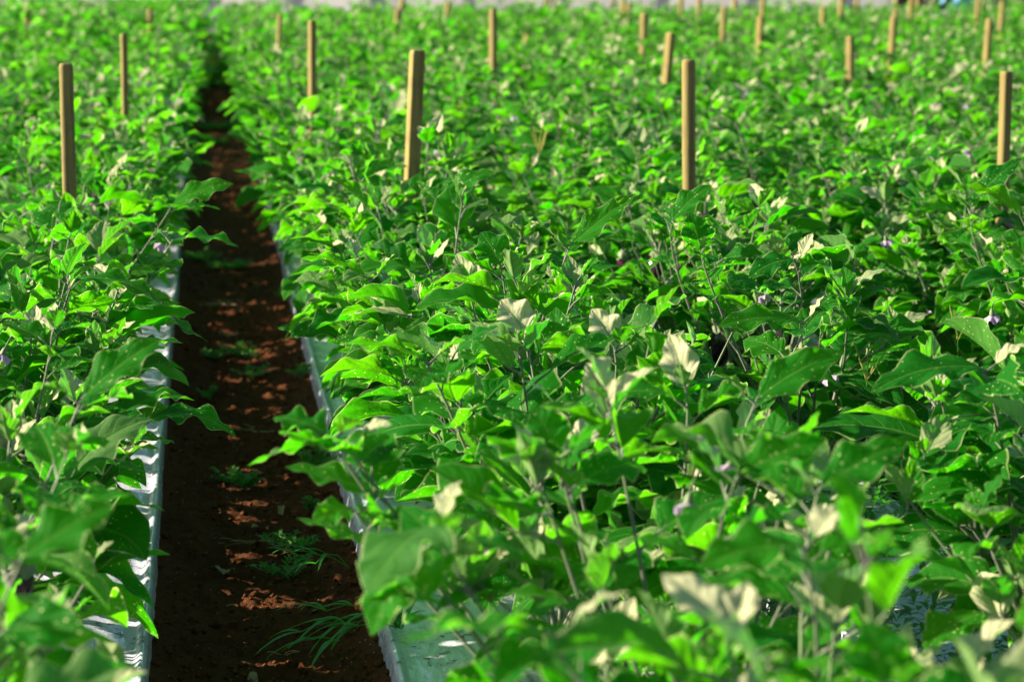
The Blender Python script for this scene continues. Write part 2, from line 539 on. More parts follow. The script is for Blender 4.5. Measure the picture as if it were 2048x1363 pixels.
def grow(seed, h=0.85, r=0.46, dense=1.0, lsize=1.0):
    """one eggplant: leaf parameters and stem polylines, base at the origin"""
    rg = random.Random(seed)
    leaves, stems, tips = [], [], []

    def leaf(node, az, el, pet, L, a0, bend, young, roll, droop=0):
        d = np.array([math.cos(az) * math.cos(el), math.sin(az) * math.cos(el), math.sin(el)])
        L *= lsize
        b = node + d * pet
        stems.append((np.array([node, node + d * pet * 0.5 + (0, 0, pet * 0.06), b, b + d * L * 0.12]), np.array([0.0030, 0.0024, 0.0020, 0.001]) * (0.6 + L * 3)))
        leaves.append(dict(base=b, phi=az + rg.gauss(0, 0.25), a0=a0, bend=bend, L=L, W=L * rg.uniform(0.56, 0.76), roll=roll,
                           fold=rg.uniform(0.05, 0.55) if not young else rg.uniform(0.3, 0.8), curl=rg.uniform(0.0, 0.35), und=rg.uniform(0.08, 0.26),
                           lob=rg.uniform(0.05, 0.11), pet=len(stems) - 1, young=max(young, rg.uniform(0.3, 0.9) if rg.random() < 0.015 else 0.0), spots=1.0 if rg.random() < 0.55 else 0.0, sway=rg.gauss(0, 0.25)))

    tz = rg.uniform(0.10, 0.20)
    lean = np.array([rg.gauss(0, 0.03), rg.gauss(0, 0.03), 0])
    stems.append((np.array([(0, 0, -0.05), lean * 0.5 + (0, 0, tz * 0.5), lean + (0, 0, tz)]), np.array([0.012, 0.011, 0.010])))
    nb = rg.choice((6, 6, 7, 7))
    az0 = rg.uniform(0, 6.28)
    shoots = []
    for b in range(nb):
        az = az0 + b * 2 * math.pi / nb + rg.gauss(0, 0.25)
        R = r * (rg.uniform(0.10, 0.40) if b == 0 else rg.uniform(0.5, 0.95))
        Zt = h * rg.uniform(0.80, 1.06) * (1.0 - 0.22 * (R / r) ** 2)
        t = np.linspace(0, 1, 9)
        side = rg.gauss(0, 0.08)
        x = R * t ** 0.85
        z = tz * rg.uniform(0.6, 1.0) + (Zt - tz * 0.8) * (0.6 * t + 0.4 * t ** 1.8)
        pts = lean + np.stack([x * math.cos(az) - side * t * t * math.sin(az), x * math.sin(az) + side * t * t * math.cos(az), z], -1)
        pts[0] = lean + (0, 0, min(z[0], tz))
        stems.append((pts, np.linspace(0.0075, 0.0024, 9)))
        shoots.append((pts, az, 1.0))
        for k in range(rg.choice((1, 2, 2))):
            t0 = rg.uniform(0.35, 0.65)
            i = t0 * 8
            p = pts[int(i)] + (pts[int(i) + 1] - pts[int(i)]) * (i % 1)
            az2 = az + rg.choice((-1, 1)) * rg.uniform(0.5, 1.2)
            Ls = rg.uniform(0.18, 0.36) * h / 0.85
            e = rg.uniform(0.5, 1.1)
            tt = np.linspace(0, 1, 6)
            end = np.array([math.cos(az2) * math.cos(e), math.sin(az2) * math.cos(e), math.sin(e)]) * Ls
            q = p + end * tt[:, None] + np.array([0, 0, 1]) * (0.10 * Ls * (tt ** 2 - tt))[:, None] * 2
            stems.append((q, np.linspace(0.0045, 0.0020, 6)))
            shoots.append((q, az2, 0.8))
    for pts, az, w in shoots:
        seg = np.linalg.norm(np.diff(pts, axis=0), axis=1)
        cum = np.concatenate([[0], np.cumsum(seg)])
        n = max(3, int(cum[-1] / 0.075 * dense))
        g0 = rg.uniform(0, 6.28)
        for k in range(n):
            t = (0.22 + 0.74 * (k + rg.uniform(0, 0.6)) / n) if w == 1.0 else (0.15 + 0.8 * (k + rg.uniform(0, 0.6)) / n)
            c = t * cum[-1]
            node = np.array([np.interp(c, cum, pts[:, j]) for j in range(3)])
            la = az + (2.4 * k + g0 if rg.random() < 0.55 else rg.gauss(0, 0.9))
            hz = node[2] / h
            size = rg.uniform(0.18, 0.31) * (1.08 - 0.38 * max(0, t - 0.55) / 0.45)
            el = rg.uniform(0.15, 0.8)
            a0 = rg.uniform(0.0, 0.65) + (0.25 if t > 0.8 else 0)
            bend = rg.uniform(0.35, 1.25)
            if hz < 0.45:
                a0 -= rg.uniform(0.1, 0.5)
            leaf(node, la, el, rg.uniform(0.03, 0.085), size * (0.9 if hz < 0.4 else 1.0), a0, bend, 0.0 if t < 0.85 else rg.uniform(0, 0.25), rg.gauss(0, 0.35))
        tip = pts[-1]
        tips.append(tip)
        for k in range(rg.choice((3, 4, 5))):
            la = az + 2.3 * k + rg.gauss(0, 0.4)
            leaf(tip - (0, 0, 0.012 * k), la, rg.uniform(0.7, 1.3), rg.uniform(0.008, 0.03), rg.uniform(0.05, 0.13), rg.uniform(0.6, 1.35), rg.uniform(0.0, 0.7),
                 rg.choice((0.0, 0.6, 1.0, 1.0)), rg.gauss(0, 0.4))
    return leaves, stems, tips


def pack(leaves):
    P = {k: np.array([l[k] for l in leaves]) for k in KEYS}
    P['base'] = np.array([l['base'] for l in leaves])
    return P


def plant_meshes(seed, h, r, nv, nu, nstem, dense=1.0, petioles=True, extra=None, keep=None, lsize=1.0):
    leaves, stems, tips = grow(seed, h, r, dense, lsize)
    if keep:
        drop = {l['pet'] for l in leaves if not keep(l)}
        leaves = [l for l in leaves if l['pet'] not in drop]
        stems = [st_ for j, st_ in enumerate(stems) if j not in drop]
    if extra:
        leaves += extra[0]
        stems += extra[1]
    rng = np.random.default_rng(seed)
    data = blades(pack(leaves), nv, nu, rng)
    mb = MB()
    for p, rad in stems:
        if petioles or len(p) > 4 or len(p) == 3:
            mb.tube(p, rad, nstem, cap=False)
    return data, mb, tips


# ------------------------------------------------------------------ setting: ground, soil path, concrete lot
def ground_sheet():
    # graded grid: the walked path is part of its own object, the field soil lies a little lower
    xs = np.concatenate([[-1500, -300, -60, -12], np.linspace(-6, 18, 60), [40, 120, 400, 1500]])
    ys = np.concatenate([[-1500, -200, -20, 0], np.linspace(1, 60, 140), [75, 100, 200, 500, 1500]])
    X, Y = np.meshgrid(xs, ys)
    Z = -0.17 + 0.05 * fbm(X * 1.7, Y * 1.7, 3, 3) * (np.abs(X) < 30)
    idx = np.arange(X.size).reshape(X.shape)
    F = np.stack([idx[:-1, :-1], idx[:-1, 1:], idx[1:, 1:], idx[1:, :-1]], -1).reshape(-1, 4)
    o = link("ground", make_mesh("ground", np.stack([X, Y, Z], -1), F, M['ground']))
    tag(o, kind='structure')


def soil_path():
    xs = np.linspace(-0.345, 0.345, 70)
    ys = np.concatenate([np.arange(2.0, 5.4, 0.03), np.arange(5.4, 12.5, 0.0105), np.arange(12.5, 20, 0.03), np.arange(20, 46, 0.12)])
    X, Y = np.meshgrid(xs, ys)
    prof = -0.105 + 0.085 * np.clip(np.abs(X) / 0.345, 0, 1) ** 2.4
    mid = np.clip(1 - (np.abs(X) / 0.34) ** 6, 0, 1)
    Z = prof + mid * (0.030 * fbm(X * 6, Y * 5, 11, 3) + 0.030 * fbm(X * 26, Y * 24, 12, 3) + 0.022 * fbm(X * 75, Y * 75, 5, 2))
    Z += mid * 0.012 * (vnoise(X * 40, Y * 40, 9) > 0.83)
    idx = np.arange(X.size).reshape(X.shape)
    F = np.stack([idx[:-1, :-1], idx[:-1, 1:], idx[1:, 1:], idx[1:, :-1]], -1).reshape(-1, 4)
    o = link("soil_path", make_mesh("soil_path", np.stack([X, Y, Z], -1), F, M['soil']))
    tag(o, kind='structure')

    def hz(x, y):
        j = int(np.clip(np.searchsorted(ys, y), 0, len(ys) - 1))
        i = int(np.clip(np.searchsorted(xs, x), 0, len(xs) - 1))
        return float(Z[j, i])
    return hz


def concrete_lot():
    mb = MB()
    mb.add([(-300, 47, -0.10), (600, 47, -0.10), (600, 1400, -0.10), (-300, 1400, -0.10)], [(0, 1, 2, 3)])
    tag(mb.build("road", M['lot']), kind='structure')


ROWS = {-4: -3.9, -3: -2.86, -2: -1.84, -1: -0.72, 1: 0.66, 2: 1.72, 3: 2.85, 4: 3.97}
for k in range(5, 14):
    ROWS[k] = 3.97 + 1.12 * (k - 4)
ORD = ["zeroth", "first", "second", "third", "fourth", "fifth", "sixth", "seventh", "eighth", "ninth", "tenth", "eleventh", "twelfth", "thirteenth",
       "fourteenth", "fifteenth", "sixteenth", "seventeenth", "eighteenth", "nineteenth", "twentieth"]
D_END = 43.0


def ordn(n):
    if n <= 20:
        return ORD[n]
    t, o = divmod(n, 10)
    tens = {2: "twent", 3: "thirt", 4: "fort", 5: "fift", 6: "sixt"}[t]
    return tens + "ieth" if o == 0 else tens + "y-" + ORD[o]


def row_name(k):
    if k < 0:
        return f"{ORD[-k]} row on the path's shady side"
    return f"{ORD[k]} row on the path's sunny side"


def mulch(k, xc):
    xc = {-1: -0.60, 1: 0.57}.get(k, xc)
    hw = 0.285
    px0 = [(-hw - 0.035, -0.16), (-hw - 0.012, -0.07), (-hw - 0.002, -0.012), (-hw + 0.004, 0.010), (-hw + 0.014, 0.014), (-hw + 0.024, 0.004), (-hw + 0.034, -0.002),
           (-hw + 0.06, 0.006), (-hw + 0.10, 0.010), (-hw + 0.15, 0.014), (-0.08, 0.02), (0, 0.022)]
    prof = px0 + [(-a, b) for a, b in px0[-2::-1]]
    near = abs(k) <= 2
    y0 = max(1.5, {-1: 1.5, 1: 1.5}.get(k, abs(xc) / 0.34 - 2))
    ys = np.concatenate([np.arange(y0, 13, 0.03), np.arange(13, D_END + 0.8, 0.25)]) if near else np.arange(y0, D_END + 0.8, 0.25)
    a = np.array(prof)
    X = xc + a[None, :, 0] + 0.020 * fbm(ys * 0.7, ys * 0 + k, 20 + k, 3)[:, None] + 0.006 * fbm(ys[:, None] * 9, a[None, :, 0] * 9, 5, 2)
    Y = np.broadcast_to(ys[:, None], X.shape)
    wr = np.clip((0.28 - np.abs(a[:, 0])) / 0.06, 0.15, 1)
    Z = a[None, :, 1] + wr[None] * (0.022 * fbm(X * 42, Y * 1.6, 31 + k, 3) + 0.020 * fbm(X * 14, Y * 4.0, 51 + k, 2) + 0.014 * fbm(X * 30, Y * 22, 71 + k, 2))
    idx = np.arange(X.size).reshape(X.shape)
    F = np.stack([idx[:-1, :-1], idx[:-1, 1:], idx[1:, 1:], idx[1:, :-1]], -1).reshape(-1, 4)
    o = link("mulch_film", make_mesh("mulch_film", np.stack([X, Y, Z], -1), F, M['film']))
    lab = {-1: "silver plastic mulch film along the shady edge of the soil path",
           1: "bright silver mulch film along the sunny edge of the soil path"}.get(k, f"silver mulch film under the {row_name(k)}")
    tag(o, lab, "mulch film", "silver mulch films on the planting beds")


ground_sheet()
path_z = soil_path()
concrete_lot()

# ------------------------------------------------------------------ stakes
# photo pixel of the top, of the lowest visible point, width in px, top height, corner radius share, yaw, label
STAKES = [
    (132, 127, 140, 415, 30, 1.32, 0.35, 0.10, "thick tan stake with rounded edges standing beside the soil path on its shady side"),
    (248, 68, 250, 190, 14, 1.32, 0.15, 0.3, "brown square stake behind the thick tan stake, same shady bed"),
    (300, 18, 300, 65, 10, 1.32, 0.15, 0.5, "third stake back in the bed on the shady side of the path"),
    (55, 18, 55, 60, 10, 1.32, 0.15, 0.4, "thin dark stake alone in the second shady-side bed"),
    (835, 101, 823, 370, 30, 1.32, 0.12, 0.22, "flat-topped square stake tilted at the front of the first sunny-side row"),
    (624, 42, 625, 200, 15, 1.32, 0.10, 0.5, "dark brown stake behind the tilted square stake, close to the path"),
    (560, 28, 558, 85, 9, 1.32, 0.10, 0.5, "slim grey stake beyond the dark brown stake, nearest the path"),
    (1377, 119, 1378, 355, 28, 1.32, 0.49, 0.2, "round tan post with domed top in the middle of the field"),
    (2013, 143, 2008, 300, 25, 1.32, 0.30, 0.35, "weathered stake with dark stains above a hanging purple eggplant"),
    (986, 18, 986, 118, 14, 1.32, 0.10, 0.6, "tall square stake between the tilted stake and the round post, further back"),
    (1341, 67, 1334, 143, 17, 1.32, 0.10, 0.7, "leaning pale stake just behind the round tan post"),
    (1288, 27, 1286, 92, 13, 1.32, 0.10, 0.6, "straight stake behind the leaning pale stake"),
    (1056, 30, 1050, 58, 10, 1.32, 0.10, 0.7, "short-looking tilted stake beside the tall square stake"),
    (1700, 73, 1700, 145, 15, 1.32, 0.10, 0.7, "two-tone square stake midway between round post and stained stake"),
    (1787, 36, 1783, 100, 13, 1.32, 0.10, 0.7, "upper stake of a close pair behind the two-tone stake, in front"),
    (1791, 17, 1790, 60, 9, 1.32, 0.10, 0.7, "stake half hidden behind another in a close pair"),
    (1521, 33, 1519, 85, 13, 1.32, 0.10, 0.7, "square stake between the round post and two-tone stake, further back"),
    (1979, 38, 1974, 105, 13, 1.32, 0.10, 0.6, "pale leaning stake behind the stained stake"),
    (1448, 14, 1446, 60, 10, 1.32, 0.10, 0.6, "thin stake behind the round post toward the white greenhouse"),
    (1646, 14, 1645, 48, 10, 1.32, 0.10, 0.6, "thin stake far back behind the two-tone stake"),
    (795, 20, 792, 58, 8, 1.32, 0.10, 0.6, "front stake of a crossed pair far behind the tilted stake"),
    (806, -4, 797, 40, 9, 1.30, 0.10, 0.6, "slanting rear stake of a crossed pair far behind the tilted stake"),
    (897, 5, 893, 33, 9, 1.32, 0.10, 0.6, "short far stake between crossed pair and tall square stake"),
    (1258, 8, 1256, 38, 9, 1.32, 0.10, 0.6, "small far stake with a paler one beside it"),
    (1399, -7, 1397, 45, 9, 1.32, 0.10, 0.6, "pale far stake crossing the greenhouse wall above round post"),
    (1362, -8, 1362, 30, 8, 1.32, 0.10, 0.6, "pale far stake above the leaning pale stake"),
    (1527, -5, 1524, 38, 9, 1.32, 0.10, 0.6, "pale far stake crossing the greenhouse wall above the square stake"),
    (1111, -8, 1110, 20, 9, 1.32, 0.10, 0.6, "whitish far stake, second of a pair before the greenhouse"),
    (1096, -10, 1095, 20, 8, 1.32, 0.10, 0.6, "brownish far stake, first of a pair before the greenhouse"),
    (1227, -9, 1226, 20, 7, 1.32, 0.10, 0.6, "slim dark far stake between the pair and the small far stake"),
    (1247, -5, 1246, 35, 8, 1.32, 0.10, 0.6, "paler far stake close beside the small far stake"),
    (1470, -10, 1468, 18, 8, 1.32, 0.10, 0.6, "tiny far stake before the greenhouse beyond the thin stake"),
    (1684, -7, 1680, 32, 9, 1.32, 0.10, 0.6, "pale far stake near the end of the greenhouse wall"),
    (1714, -9, 1712, 22, 8, 1.32, 0.10, 0.6, "last pale far stake before the greenhouse wall ends"),
    (1823, -6, 1820, 38, 8, 1.32, 0.10, 0.6, "pale far stake in front of the brown shed roof"),
    (1836, -9, 1835, 22, 8, 1.32, 0.10, 0.6, "second pale far stake in front of the brown shed"),
    (1956, -4, 1953, 48, 8, 1.32, 0.10, 0.6, "pale far stake standing before the blue tarp's end"),
    (1962, -9, 1961, 22, 7, 1.32, 0.10, 0.6, "rear stake of the pair before the blue tarp's end"),
    (2005, 4, 2001, 55, 9, 1.32, 0.10, 0.6, "last tall far stake beyond the blue tarp"),
    (1087, 12, 1086, 30, 7, 1.32, 0.10, 0.6, "dull greenish far stake beside the brownish pair"),
    (939, 8, 938, 22, 6, 1.32, 0.10, 0.6, "faint dark stake stub far behind the crossed pair"),
    (704, 6, 703, 20, 8, 1.32, 0.10, 0.6, "dark far stake behind the slim grey stake"),
]
stake_feet = []


def stake(i, s):
    x0, y0, x1, y1, wpx, hs, rs, yaw, lab = s
    if i not in (0, 4, 7):
        fd = (y1 + 80) / 0.80
        hs = min(1.36, 1.7 - (y0 + 80) / fd)
    top = at_z(x0, y0, hs)
    low = at_y(x1, y1, top[1])
    t = hs / max(0.2, hs - low[2])
    foot = top + (low - top) * t
    d = top[1]
    dirv = (top - foot) / np.linalg.norm(top - foot)
    wid = float(np.clip(wpx * d / FPX / 1.12, 0.036, 0.060))
    if rs > 0.45:
        wid *= 1.1
    rg = random.Random(900 + i)
    a = wid / 2
    # rounded-square section
    n = 3 if d > 14 else 5
    rad = max(rs, 0.06) * wid
    sec = []
    for q, (cx, cy) in enumerate(((1, 1), (-1, 1), (-1, -1), (1, -1))):
        for k in range(n + 1):
            an = math.pi / 2 * (q + k / n)
            sec.append((cx * (a - rad) + rad * math.cos(an), cy * (a - rad) + rad * math.sin(an)))
    c, sn = math.cos(yaw), math.sin(yaw)
    sec = [(x * c - y * sn, x * sn + y * c) for x, y in sec]
    hgt = np.linalg.norm(top - foot)
    levels = [(-0.3, 1.0)] + [(hgt * f, 1.0 + 0.012 * rg.uniform(-1, 1)) for f in (0.1, 0.35, 0.6, 0.85)] + [(hgt - 0.014, 1.0), (hgt - 0.005, 0.94), (hgt, 0.80 if rs < 0.45 else 0.72)]
    V = []
    for z, sc in levels:
        for x, y in sec:
            V.append(((x * sc) + dirv[0] / dirv[2] * z, (y * sc) + dirv[1] / dirv[2] * z, z))
    m = len(sec)
    F = [(l * m + j, l * m + (j + 1) % m, (l + 1) * m + (j + 1) % m, (l + 1) * m + j) for l in range(len(levels) - 1) for j in range(m)]
    F.append(tuple((len(levels) - 1) * m + j for j in range(m)))
    me = make_mesh("wooden_stake", V, F, M['wood'], smooth=rs > 0.45)
    o = link("wooden_stake", me, None, (foot[0], foot[1], 0))
    tag(o, lab, "stake", "wooden stakes standing in the planting beds")
    stake_feet.append((foot[0], foot[1], lab))


for i, s in enumerate(STAKES):
    stake(i, s)

# ------------------------------------------------------------------ eggplant bushes
rg = random.Random(5)
spots_ = []
for k, xc in ROWS.items():
    y = 2.15 + rg.uniform(0, 0.5)
    end = D_END + rg.uniform(-1.0, 0.5)
    n = 0
    while y < end:
        x = xc + rg.gauss(0, 0.045) + ({1: 0.06 if y < 6 else 0.02 if y < 10 else -0.03, -1: 0.0}.get(k, 0.0))
        gap = (k == 2 and 5.6 < y < 7.1)
        l = to_px((x - 0.6, y, 0.8))[0]
        r = to_px((x + 0.6, y, 0.8))[0]
        yb = to_px((x, y + 0.3, 1.0))[1]
        if r > -20 and l < PW + 60 and yb < PH + 160 and not gap:
            n += 1
            spots_.append([y, x, k, n, rg.uniform(0.92, 1.12) * ((1.2 if k < 0 else 1.12 if k == 1 else 1.05) if y > 27 else 1.0), rg.uniform(0, 6.28)])
        y += rg.uniform(0.52, 0.70)
spots_.sort()
print("bushes:", len(spots_))

far_near_cut = 297
NEAR, MID = 11.2, 18.0
# variants shared by the farther bushes
MIDV, FARV = [], []
for s in range(9):
    d, mb, _ = plant_meshes(400 + s, 0.88, 0.48, 9, 5, 4, dense=1.12, lsize=0.86)
    MIDV.append((foliage_mesh("foliage", d), make_mesh("stem", mb.V, mb.F, M['stem'])))
FARDATA = []
for s in range(7):
    d, mb, _ = plant_meshes(600 + s, 0.90, 0.52, 6, 5, 3, dense=1.1, lsize=0.80, petioles=False)
    FARDATA.append(d)
    FARV.append((foliage_mesh("foliage", d), make_mesh("stem", mb.V, mb.F, M['stem'])))

# hero leaves, flowers and fruits that the photograph singles out; filled in below

# photo pixel of the leaf's base and tip, height of its base, how much farther the tip is, width, roll, young, fold, bend
HEROES = [
    (690, 882, 495, 936, 0.83, -0.06, 0.085, 0.5, 0.1, 0.25, 0.5), (655, 868, 545, 838, 0.84, 0.05, 0.100, -0.3, 0.0, 0.15, 0.6),
    (865, 1050, 735, 1195, 0.84, -0.16, 0.150, 0.25, 0.08, 0.12, 0.7), (835, 1090, 745, 1272, 0.80, -0.02, 0.110, -0.6, 0.0, 0.2, 0.4),
    (1095, 1262, 800, 1292, 0.86, -0.05, 0.120, 0.2, 0.0, 0.2, 0.6), (235, 640, 417, 692, 0.62, -0.06, 0.150, -0.2, 0.0, 0.15, 0.9),
    (300, 835, 472, 882, 0.52, -0.05, 0.120, 0.2, 0.0, 0.2, 1.1), (45, 1115, 232, 1008, 0.86, 0.05, 0.090, 0.7, 0.0, 0.2, 0.3),
    (165, 795, 325, 678, 0.86, 0.06, 0.100, 0.7, 0.0, 0.25, 0.3), (345, 410, 468, 370, 0.84, 0.03, 0.110, 0.8, 0.0, 0.15, 0.6),
    (345, 480, 478, 498, 0.80, -0.05, 0.120, 0.1, 0.0, 0.25, 0.7), (150, 555, 313, 598, 0.80, -0.08, 0.150, 0.1, 0.0, 0.15, 0.6),
    (1050, 668, 1000, 600, 0.82, 0.05, 0.115, 0.2, 1.0, 0.15, 0.35), (1228, 692, 1182, 618, 0.82, 0.05, 0.095, 0.25, 1.0, 0.2, 0.35),
    (1372, 775, 1338, 668, 0.83, 0.06, 0.095, 0.3, 1.0, 0.2, 0.3), (1112, 905, 1065, 812, 0.84, 0.04, 0.090, -0.9, 0.0, 0.1, 0.3),
    (1140, 492, 1272, 388, 0.84, 0.05, 0.095, 0.9, 0.0, 0.35, 0.15), (885, 400, 990, 347, 0.88, 0.0, 0.120, 0.7, 0.0, 0.2, 0.7),
    (1140, 820, 1335, 790, 0.80, -0.06, 0.110, 0.5, 0.0, 0.15, 0.7), (1588, 518, 1497, 560, 0.84, -0.05, 0.100, -0.6, 0.0, 0.15, 0.7),
    (1600, 640, 1435, 657, 0.78, -0.06, 0.100, -0.7, 0.0, 0.2, 0.5), (1515, 795, 1692, 704, 0.84, 0.05, 0.095, 0.9, 0.0, 0.2, 0.4),
    (1965, 735, 1742, 792, 0.84, -0.05, 0.115, -0.5, 0.0, 0.2, 0.7), (1475, 950, 1655, 878, 0.86, 0.05, 0.085, 0.8, 0.0, 0.25, 0.3),
    (1640, 975, 1818, 884, 0.86, 0.05, 0.085, 0.8, 0.0, 0.25, 0.3), (1600, 1088, 1395, 1142, 0.86, -0.05, 0.090, -0.6, 0.0, 0.2, 0.5),
    (1990, 845, 1838, 925, 0.70, -0.1, 0.150, 0.1, 0.0, 0.15, 0.7), (1765, 1370, 1735, 1240, 0.86, 0.02, 0.090, -0.9, 0.0, 0.15, 0.3),
    (708, 1018, 625, 1046, 0.72, -0.05, 0.070, -0.6, 0.0, 0.2, 0.6), (135, 905, 180, 870, 0.86, 0.05, 0.080, 0.2, 1.0, 0.2, 0.4),
    (105, 660, 110, 605, 0.86, 0.05, 0.060, 0.2, 1.0, 0.3, 0.4), (940, 590, 912, 508, 0.86, 0.06, 0.080, 0.25, 0.7, 0.15, 0.4),
    (1000, 530, 960, 465, 0.86, 0.06, 0.110, -0.9, 0.0, 0.15, 0.4), (1075, 620, 1012, 560, 0.84, 0.03, 0.090, -0.8, 0.0, 0.2, 0.4),
    (1402, 425, 1330, 388, 0.87, 0.0, 0.11, 0.5, 0.0, 0.2, 0.6), (1345, 440, 1425, 372, 0.86, 0.05, 0.10, 0.6, 0.0, 0.2, 0.5), (1400, 500, 1378, 425, 0.84, 0.04, 0.11, -0.6, 0.0, 0.2, 0.4),
    (1945, 405, 2046, 318, 0.87, 0.04, 0.10, 0.7, 0.0, 0.2, 0.4), (2040, 430, 1930, 372, 0.86, 0.0, 0.11, 0.6, 0.0, 0.2, 0.7),
    (735, 555, 600, 520, 0.82, 0.0, 0.090, 0.6, 0.0, 0.25, 0.7), (850, 720, 690, 690, 0.84, 0.0, 0.090, 0.6, 0.0, 0.2, 0.6),
]
FLOWERS = [(325, 484, 0.74), (1462, 926, 0.80), (1378, 996, 0.80), (1984, 625, 0.72), (1522, 588, 0.66), (1772, 476, 0.70), (1655, 746, 0.60), (8, 702, 0.76),
           (1490, 181, 0.84), (1934, 208, 0.84), (1940, 300, 0.82), (1026, 231, 0.84), (880, 300, 0.82), (815, 93, 0.86)]
# px, py, height of the fruit's middle, length, tint
FRUITS = [(2012, 462, 0.58, 0.13, 'fruit_red'), (1312, 538, 0.50, 0.15, 'fruit'), (1250, 528, 0.46, 0.12, 'fruit_red'), (1440, 690, 0.40, 0.17, 'fruit'),
          (1572, 668, 0.36, 0.15, 'fruit'), (22, 1185, 0.50, 0.16, 'fruit')]

bush_of = []
# places the photograph sees into between the leaves: photo pixel, height of what is seen, radius in px, share of leaves missing
OPEN = [(px, py, z, 42, 0.95) for px, py, z, _l, _t in FRUITS[:6]] + [(px, py, z, 20, 1.0) for px, py, z in FLOWERS] + [
    (12, 392, 0.0, 55, 0.9), (138, 340, 0.75, 30, 1.0), (140, 395, 0.7, 30, 1.0), (826, 340, 0.8, 28, 1.0), (2008, 270, 0.8, 28, 1.0),
    (1760, 1030, 0.0, 80, 0.5), (1850, 1130, 0.0, 85, 0.5), (1930, 1260, 0.0, 85, 0.5), (2020, 1330, 0.0, 80, 0.5), (1480, 690, 0.2, 60, 0.7), (1600, 830, 0.1, 60, 0.7), (1330, 640, 0.3, 40, 0.7),
    (1560, 660, 0.3, 50, 0.7)]
OPEN = [(px, py, at_z(px, py, z)[1], R, q) for px, py, z, R, q in OPEN]


def keeper(x, y, k, i):
    r_ = random.Random(3000 + i)

    def keep(l):
        if y < 4.7 and l['L'] > 0.225:
            return False
        b = np.asarray(l['base'], float) + (x, y, 0)
        m_ = b + np.array([math.cos(l['phi']), math.sin(l['phi']), 0.2]) * l['L'] * 0.5
        if k == 1 and y < 9 and r_.random() < 0.9 and (b[0] < (0.28 if y < 5.3 else 0.18) or m_[0] < (0.20 if y < 5.3 else 0.09)):
            return False
        if k == 1 and y < 9 and b[2] < 0.45 and m_[0] < (0.40 if y < 6 else 0.34) and r_.random() < 0.65:
            return False
        if k == -1 and y < 12 and r_.random() < 0.5 and (b[0] > -0.31 or m_[0] > -0.22):
            return False
        t_ = b + np.array([math.cos(l['phi']), math.sin(l['phi']), 0.0]) * l['L'] * 0.85
        if abs(k) == 1:
            for p in (b, m_, t_):
                xf = CAM[0] + (p[0] - CAM[0]) * CAM[2] / (CAM[2] - p[2])
                if k == 1 and xf < (0.33 if y > 5.3 else 0.42) and r_.random() < (0.40 if y > 5.3 else 0.58):
                    return False
                if k == -1 and xf > -0.34 and r_.random() < 0.28:
                    return False
        for p in (b, m_):
            u_, v_ = to_px(p)
            for px, py, yy, R, q in OPEN:
                if p[1] < yy + 0.05 and (u_ - px) ** 2 + (v_ - py) ** 2 < R * R and r_.random() < q:
                    return False
        return True
    return keep


near_idx = [i for i, s in enumerate(spots_) if s[0] < NEAR]


def nearest_bush(p):
    return min(near_idx, key=lambda i: (spots_[i][0] - p[1]) ** 2 + (spots_[i][1] - p[0]) ** 2)


extra = {i: ([], []) for i in near_idx}
kids = {i: [] for i in near_idx}
for bx, by, tx, ty, zb, dy, W, roll, young, fold, bend in HEROES:
    if young >= 0.7:
        roll, fold, W = -1.0, 0.42, W * 0.92
    b = at_z(bx, by, zb)
    t = at_y(tx, ty, b[1] + dy)
    c = t - b
    clen = np.linalg.norm(c)
    e = math.asin(c[2] / clen)
    L = clen * (bend / 2) / math.sin(bend / 2)
    i = nearest_bush(b)
    org = np.array([spots_[i][1], spots_[i][0], 0.0])
    lb = b - org
    extra[i][0].append(dict(base=lb, phi=math.atan2(c[1], c[0]), a0=e + bend / 2, bend=bend, L=L, W=W, roll=roll, fold=fold, curl=0.12, und=0.30, lob=0.07 if young >= 0.7 else 0.10,
                            young=young, spots=0.0 if young else 1.0, sway=0.0))
    foot = lb * np.array([0.25, 0.25, 0]) + np.array([0, 0, min(0.25, lb[2] * 0.5)])
    tt = np.linspace(0, 1, 7)[:, None]
    hd = np.array([c[0], c[1], 0]) / clen
    p1 = lb - hd * 0.06 + np.array([0, 0, -0.10])
    pts = (1 - tt) ** 2 * foot + 2 * tt * (1 - tt) * p1 + tt ** 2 * lb
    hr = random.Random(int(bx * 7 + by))
    for q in range(6):
        t_ = (0.55, 0.75, 0.95, 0.40, 0.65, 0.84)[q]
        node = (1 - t_) ** 2 * foot + 2 * t_ * (1 - t_) * p1 + t_ ** 2 * lb
        az = math.atan2(c[1], c[0]) + (2.1, -2.0, 3.0, 0.6, -0.9, 1.2)[q] + hr.gauss(0, 0.4)
        d_ = np.array([math.cos(az) * 0.8, math.sin(az) * 0.8, 0.6])
        b_ = node + d_ * 0.03
        extra[i][1].append((np.array([node, node + d_ * 0.015, b_, b_ + d_ * 0.015]), np.array([0.0026, 0.0022, 0.0018, 0.001])))
        sm = q == 2
        extra[i][0].append(dict(base=b_, phi=az, a0=hr.uniform(0.7, 1.1) if sm else hr.uniform(0.2, 0.6), bend=hr.uniform(0.2, 0.9), L=hr.uniform(0.06, 0.10) if sm else hr.uniform(0.12, 0.18),
                                W=hr.uniform(0.04, 0.06) if sm else hr.uniform(0.08, 0.12), roll=hr.gauss(0, 0.4), fold=hr.uniform(0.1, 0.5), curl=0.1, und=0.2, lob=0.09,
                                young=0.9 if sm else 0.0, spots=1.0, sway=0.0))
    extra[i][1].append((np.concatenate([pts, [lb + c * 0.12]]), np.linspace(0.0048, 0.0016, 8)))


